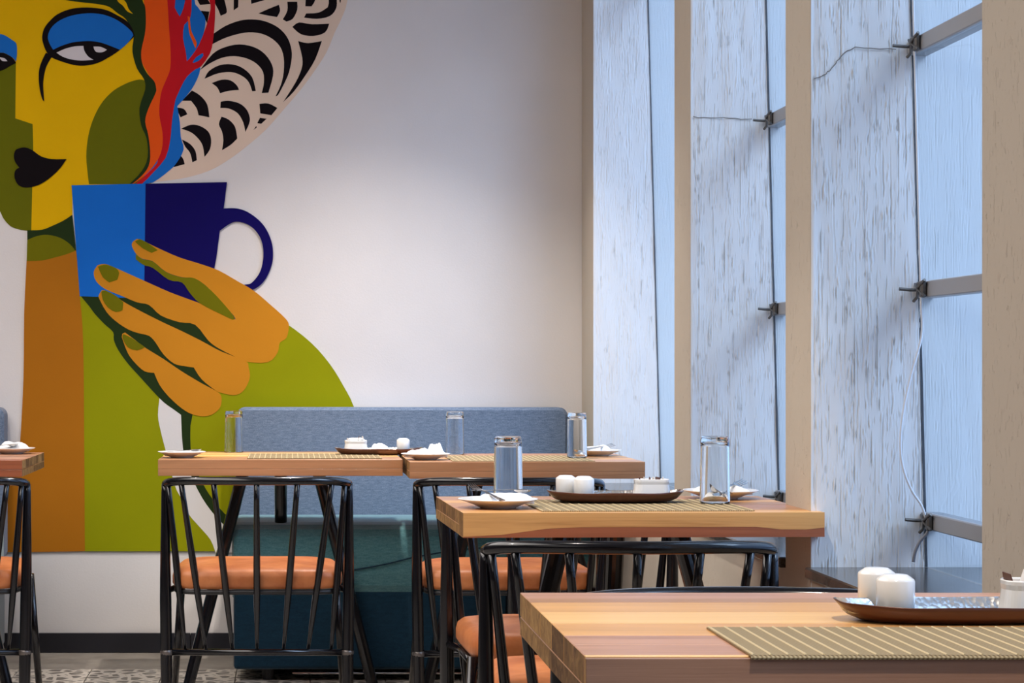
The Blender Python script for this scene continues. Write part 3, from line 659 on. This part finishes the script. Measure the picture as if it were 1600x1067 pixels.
# ------------------------------------------------------------------ table ware
# placemats
def placemat(x0, x1, y0, y1, label, drop=0.0, rz=0.0, z=TZ):
    cx, cy = (x0+x1)/2, (y0+y1)/2; w2, h2 = (x1-x0)/2, (y1-y0)/2
    r = thing('placemat', label, 'placemat', (cx, cy, z+.0005), rz, 'woven placemats'); th = .002
    path = [(h2, 0), (0, 0), (-h2, 0)]
    if drop: path = [(h2, 0), (0, 0), (-h2+.006, 0), (-h2-.0005, -.0001), (-h2-.0022, -.0012), (-h2-.0030, -.0030)]
    bm = bmesh.new(); prev = None
    for (y, zz) in path:
        c = [bm.verts.new((x, y, zz+t)) for x, t in ((-w2, 0), (w2, 0), (w2, th), (-w2, th))]
        if drop and zz < 0:
            for v, dy in zip(c, (0, 0, -.0012, -.0012)): v.co.y += dy
        if prev:
            for k in range(4): bm.faces.new((prev[k], prev[(k+1) % 4], c[(k+1) % 4], c[k]))
        else: bm.faces.new(c)
        prev = c
    bm.faces.new(prev[::-1]); obj('weave', bm, M_MAT, r)
    bm = bmesh.new(); n = int((x1-x0)/.0178)
    for k in range(n+1):
        x = -w2+.003+k*((2*w2-.006)/n)
        tube(bm, [(x, y, zz+th) for y, zz in path[:4]], .0013, 5)
    o = obj('ribs', bm, M_MATR, r); o['kind'] = 'stuff'
    return r
placemat(.475, .915, 2.104, 2.325, 'striped woven placemat hanging over the front edge of the closest table', drop=1)
placemat(.512, .95, 4.185, 4.53, 'woven placemat under the tray and tumbler on the middle table', rz=math.radians(1.8))
placemat(.510, .952, 6.345, 6.72, 'woven placemat on the far table by the windows')
placemat(-.13, .30, 6.52, 6.88, 'woven placemat on the far-left table before the mural')
# tumblers, upside down
def make_tumbler():
    bm = bmesh.new(); h = .143
    prof = [(.0320, .0004), (.0322, .004), (.0300, h-.008), (.0292, h-.003), (.0270, h), (.012, h-.0005), (0, h-.0012)]
    inn = [(0, h-.0115), (.020, h-.0125), (.0262, h-.016), (.0275, h-.024), (.0298, .004), (.0302, .0004)]
    lathe(bm, prof+inn+[(.0320, .0004)], 48)
    bmesh.ops.remove_doubles(bm, verts=bm.verts, dist=1e-5)
    return obj('tumbler', bm, M_GLASS, smooth=True)
gl0 = make_tumbler(); ZM = TZ+.0026
GL = [((794-450)/713, F/713, TZ, 'clear upturned tumbler behind the plate at the left of the middle table'),
      ((1117-450)/728, F/728, ZM+.0014, 'clear upturned tumbler at the right of the middle table before a plate'),
      ((365.5-450)/456, F/456, TZ, 'clear upturned tumbler in front of the left end of the bench back'),
      ((710.5-450)/467, F/467, TZ, 'clear upturned tumbler in front of the centre of the bench back'),
      ((901.5-450)/488, F/488, ZM+.0014, 'clear upturned tumbler at the right end of the bench back')]
for i, (x, y, z, lb) in enumerate(GL):
    o = gl0 if i == 0 else gl0.copy()
    if i: C.objects.link(o)
    o.location = (x, y, z+.0002); tag(o, lb, 'glass', 'upturned glass tumblers')
# saucers
def make_plate():
    bm = bmesh.new()
    lathe(bm, [(0, .0008), (.034, .0004), (.0355, 0), (.0375, 0), (.0385, .0015), (.055, .0085), (.074, .0150), (.0828, .0182), (.0838, .0192), (.0830, .0200), (.0800, .0196), (.070, .0160), (.054, .0110), (.040, .0055), (.030, .0040), (0, .0038)], 56)
    return obj('saucer', bm, M_CER, smooth=True)
pl0 = make_plate()
PLT = [((778-450)/745, F/745, 'white saucer with napkin and fork at the left corner of the middle table'),
       ((1126-450)/697, F/697, 'white saucer behind the tumbler at the right of the middle table'),
       ((284-450)/483, F/483, 'white saucer on the left end of the far-left table'),
       ((665-450)/494, F/494, 'white saucer with napkins where the two far tables meet'),
       ((934-450)/474, F/474, 'white saucer with napkin and fork by the windows on the far table'),
       ((19-450)/463, F/463, 'white saucer with napkin on the table at the left edge of the photo')]
for i, (x, y, lb) in enumerate(PLT):
    o = pl0 if i == 0 else pl0.copy()
    if i: C.objects.link(o)
    o.location = (x, y, TZ+.0003); tag(o, lb, 'saucer', 'white saucers')
    if i in (2, 3, 4, 5): o.scale = (.93, .93, 1)
# folded napkins: crumpled paper packs
def napkin(loc, rz, label, lx=.11, ly=.05, h=.016, seed=1, tilt=0):
    rr = random.Random(seed); bm = bmesh.new(); nx, ny = 22, 12; V = []
    ph = [rr.uniform(0, 6) for _ in range(4)]
    for layer in (1, 0):
        row = []
        for i in range(nx+1):
            for j in range(ny+1):
                u, v = i/nx*2-1, j/ny*2-1
                e = (1-abs(u)**4)*(1-abs(v)**4)
                hh = h*(.35+.65*e)*(1+.28*math.sin(3*u+ph[0])*math.cos(2.5*v+ph[1])+.14*math.sin(9*v+4*u+ph[2])) if layer else -.0006*e
                x = u*lx/2*(1+.05*math.sin(4*v+ph[3])); y = v*ly/2*(1+.10*math.sin(3*u+ph[2]))
                row.append(bm.verts.new((x, y, (hh if layer else 0)+.0004+tilt*(u+1))))
        V.append(row)
    W_ = ny+1
    for L in V:
        for i in range(nx):
            for j in range(ny): bm.faces.new((L[i*W_+j], L[(i+1)*W_+j], L[(i+1)*W_+j+1], L[i*W_+j+1]))
    bd = [i*W_ for i in range(nx+1)]+[nx*W_+j for j in range(1, W_)]+[i*W_+ny for i in range(nx-1, -1, -1)]+[j for j in range(ny-1, 0, -1)]
    for a, b in zip(bd, bd[1:]+bd[:1]): bm.faces.new((V[0][a], V[0][b], V[1][b], V[1][a]))
    o = obj('napkin', bm, M_NAP, smooth=True, loc=loc); o.rotation_euler = (0, 0, rz); tag(o, label, 'napkin', 'white paper napkins')
    return o
def fork(loc, rot, label):
    r = thing('fork', label, 'fork', loc, group='steel forks'); r.scale = (.75, .75, .75); r.rotation_euler = rot
    bm = bmesh.new(); secs = []
    for x, w_, z in ((-.115, .0075, 0), (-.11, .0095, 0), (-.06, .006, .001), (-.01, .0038, .003), (.01, .0045, .002), (.022, .0105, 0), (.034, .0125, -.001)):
        secs.append([(x, -w_, z), (x, w_, z), (x, w_, z+.0018), (x, -w_, z+.0018)])
    loft(bm, secs); obj('handle', bm, M_CUT, r)
    for k in range(4):
        y = -.0103+k*.00687; bm = bmesh.new()
        loft(bm, [[(x, y-a, z), (x, y+a, z), (x, y+a, z+.0016), (x, y-a, z+.0016)] for x, a, z in ((.032, .0021, -.001), (.05, .0017, 0), (.068, .0013, .003), (.078, .0006, .0055))])
        obj('tine', bm, M_CUT, r)
    return r
def spoon(loc, rot, label):
    r = thing('spoon', label, 'spoon', loc, group='steel spoons'); r.scale = (.75, .75, .75); r.rotation_euler = rot
    bm = bmesh.new(); loft(bm, [[(x, -w_, z), (x, w_, z), (x, w_, z+.0018), (x, -w_, z+.0018)] for x, w_, z in ((-.115, .0075, 0), (-.11, .0095, 0), (-.06, .006, .001), (-.005, .0036, .003), (.01, .0045, .003))]); obj('handle', bm, M_CUT, r)
    bm = bmesh.new(); lathe(bm, [(0, -.005), (.009, -.0038), (.0165, 0), (.0195, .0035), (.0205, .0042), (.0185, .0042), (.0155, .0012), (.008, -.0025), (0, -.0037)], 28, .034, 0, 1.35, 1.0)
    obj('bowl', bm, M_CUT, r, smooth=True); return r
def onp(i): x, y, _ = PLT[i]; return x, y
x, y = onp(0)
napkin((x+.012, y-.01, TZ+.010), .15, 'long folded napkin on the saucer at the left of the middle table', .115, .06, .020, 3)
fork((x-.030, y-.004, TZ+.0335), (0, math.radians(-9), math.radians(112)), 'fork lying on the napkin at the left of the middle table')
spoon((x+.030, y+.030, TZ+.0335), (0, math.radians(1), math.radians(12)), 'spoon behind the napkin at the left of the middle table')
x, y = onp(1)
napkin((x+.006, y+.012, TZ+.010), -.1, 'napkin on the saucer behind the right tumbler of the middle table', .12, .055, .016, 5)
fork((x+.024, y-.01, TZ+.029), (math.radians(25), math.radians(-6), math.radians(50)), 'fork lying across the saucer behind the right tumbler of the middle table')
spoon((x-.012, y-.012, TZ+.030), (math.radians(40), math.radians(-8), math.radians(100)), 'spoon on the saucer behind the right tumbler of the middle table')
x, y = onp(2)
napkin((x-.004, y+.01, TZ+.006), .1, 'thin napkin on the saucer at the end of the far-left table', .10, .05, .007, 8)
spoon((x+.02, y-.02, TZ+.0225), (0, math.radians(-3), math.radians(12)), 'spoon on the saucer at the end of the far-left table')
x, y = onp(3)
napkin((x-.022, y, TZ+.008), .3, 'bunched napkin on the left of the saucer where the far tables meet', .075, .06, .022, 11)
napkin((x+.034, y+.03, TZ+.009), 1.0, 'rolled napkin standing high at the rear of the saucer where the far tables meet', .045, .04, .034, 12)
napkin((x+.042, y-.02, TZ+.009), .2, 'small crumpled napkin on the right of the saucer where the far tables meet', .04, .035, .016, 13)
x, y = onp(4)
napkin((x-.008, y+.006, TZ+.008), -.35, 'folded napkin on the saucer beside the windows', .105, .055, .022, 15)
fork((x+.010, y-.018, TZ+.029), (math.radians(25), math.radians(-4), math.radians(40)), 'fork on the saucer beside the windows')
spoon((x-.044, y-.015, TZ+.0255), (0, math.radians(-6), math.radians(200)), 'spoon on the saucer beside the windows')
x, y = onp(5)
napkin((x+.004, y+.01, TZ+.008), .2, 'peaked napkin on the saucer at the left edge of the photo', .10, .06, .026, 17)
spoon((x-.02, y-.03, TZ+.0285), (0, math.radians(-4), math.radians(10)), 'spoon on the saucer at the left edge of the photo')
# trays, shakers, sachet pots
def make_tray():
    r = thing('serving_tray'); n = 64
    def ring(sx_, sy_, z, wob=0):
        out = []
        for k in range(n):
            a = 2*math.pi*k/n; c, s = math.cos(a), math.sin(a)
            out.append((.148*sx_*math.copysign(abs(c)**.9, c), .060*sy_*math.copysign(abs(s)**.72, s), z+wob*.0006*math.sin(7*a)+.004*sx_*sx_*abs(c)**6*(1 if z > .012 else 0)))
        return out
    bm = bmesh.new()
    loft(bm, [ring(.70, .55, 0), ring(.80, .72, .0012), ring(.90, .88, .0075), ring(.97, .97, .0155, 1), ring(1, 1, .0205, 1), ring(.992, .985, .0212, 1)], cap=False)
    vs = [v for v in bm.verts if v.co.z < .0004]; bm.faces.new(vs)
    obj('shell', bm, M_TROUT, r, smooth=True)
    bm = bmesh.new()
    loft(bm, [ring(.990, .983, .0212, 1), ring(.975, .95, .0190, 1), ring(.93, .88, .0110), ring(.84, .76, .0048), ring(.74, .62, .0030), ring(.3, .3, .0030)], cap=False)
    bm.verts.ensure_lookup_table(); bm.faces.new(bm.verts[-n:])
    o = obj('lining', bm, M_TRIN, r, smooth=True); o['label'] = 'hammered silver lining'
    return r
tr0 = make_tray()
TR = [((1502-450)/1332, F/1332, TZ, 0, 'brown and silver serving tray on the front table, cut by the photo edge'),
      ((961-450)/722, F/722, ZM+.0014, math.radians(1.8), 'brown serving tray in the centre of the middle table'),
      ((592-450)/469, F/469, TZ, 0, 'brown serving tray across the joint of the two far tables')]
for i, (x, y, z, a, lb) in enumerate(TR):
    o = tr0 if i == 0 else copy_tree(tr0)
    o.location = (x, y, z+.0003); o.rotation_euler = (0, 0, a); tag(o, lb, 'tray', 'serving trays')
def make_shaker():
    r = thing('salt_shaker'); bm = bmesh.new()
    lathe(bm, [(0, 0), (.0205, 0), (.0218, .0012), (.0220, .0445), (.0210, .0468), (.0150, .0510), (.0135, .0520), (.006, .0526), (0, .0526)], 40); obj('body', bm, M_CER, r, smooth=True)
    bm = bmesh.new()
    for a in range(5):
        t = a*1.2566; lathe(bm, [(0, .0517), (.0011, .0517), (.0011, .0526-.0004), (0, .0526-.0004)], 8, .0045*math.cos(t), .0045*math.sin(t))
    obj('holes', bm, M_HOLE, r); return r
sh0 = make_shaker()
SH = [(0, (1396-450)/1335, F/1335-.008, 'white shaker on the front table, the nearer of the touching pair'),
      (0, (1372-450)/1300, F/1300+.006, 'white shaker on the front table, behind and left of its twin'),
      (1, (911.5-450)/722, F/722-.008, 'white shaker on the middle table tray, right one of the pair'),
      (1, (884.5-450)/718, F/718+.004, 'white shaker on the middle table tray, left one of the pair'),
      (2, (630-450)/469, F/469, 'white shaker on the far tray, beside the saucer with napkins')]
for i, (t, x, y, lb) in enumerate(SH):
    o = sh0 if i == 0 else copy_tree(sh0)
    o.location = (x, y, TR[t][2]+.0036); tag(o, lb, 'shaker', 'white ceramic shakers')
def make_pot():
    bm = bmesh.new()
    def ring(w_, d_, z): return [(x, y, z) for x, y in rrect(w_, d_, min(w_, d_)*.36, 7)]
    loft(bm, [ring(.074, .046, 0), ring(.080, .052, .003), ring(.079, .051, .012), ring(.073, .046, .034), ring(.075, .048, .040), ring(.075, .048, .044), ring(.073, .046, .0452), ring(.068, .041, .044), ring(.066, .039, .036), ring(.066, .039, .012)])
    return obj('sachet_pot', bm, M_CER, smooth=False)
pt0 = make_pot()
PT = [(0, (1617-450)/1335, F/1335, 'white sachet pot on the front table at the right edge of the photo'),
      (1, (1018-450)/722, F/722, 'white sachet pot on the right of the middle table tray'),
      (2, (556-450)/469, F/469, 'white sachet pot on the left of the far tray')]
M_SB = mat('brown_paper_sachet', s2l(96, 62, 50), .5); M_SW = mat('white_paper_sachet', (.82, .8, .78), .55)
for i, (t, x, y, lb) in enumerate(PT):
    o = pt0 if i == 0 else pt0.copy()
    if i: C.objects.link(o)
    z = TR[t][2]+.0038; o.location = (x, y, z); tag(o, lb, 'pot', 'white sachet pots')
    for k in range(6):
        bm = bmesh.new(); loft(bm, [[(-.0012, -.0145, 0), (.0012, -.0145, 0), (.0012, .0145, 0), (-.0012, .0145, 0)], [(-.0022, -.0145, .015), (.0022, -.0145, .015), (.0022, .0145, .015), (-.0022, .0145, .015)], [(-.0005, -.0145, .034), (.0005, -.0145, .034), (.0005, .0145, .034), (-.0005, .0145, .034)]])
        s = obj('sachet', bm, M_SB if (k % 2 == 0 if i != 2 else k == 3) else M_SW)
        if i == 1: zz, tl = z+.0155, R.uniform(-.05, .05)
        else: zz, tl = z+.0155+R.uniform(.002, .011), R.uniform(-.25, .25)
        s.location = (x-.025+k*.010, y+R.uniform(-.002, .002), zz); s.rotation_euler = (0, tl, R.uniform(-.15, .15))
        c_ = 'brown' if s.data.materials[0] == M_SB else 'white'
        tag(s, '%s sachet, %s from the left, in the pot %s' % (c_, ('first', 'second', 'third', 'fourth', 'fifth', 'last')[k], ('on the front table', 'on the middle table', 'on the far tray')[i]), 'sachet', ('sachets in the front pot', 'sachets in the middle pot', 'sachets in the far pot')[i]+(' brown' if c_ == 'brown' else ' white'))
# folded napkins lying between pot and shaker on the far tray
napkin(((593-450)/469, F/469, TZ+.005), .1, 'bright napkin between pot and shaker on the far tray', .06, .05, .028, 21)
napkin(((556-450)/469, F/469-.0, TZ+.050), .2, 'folded napkin lying on top of the far sachet pot', .05, .035, .006, 22)
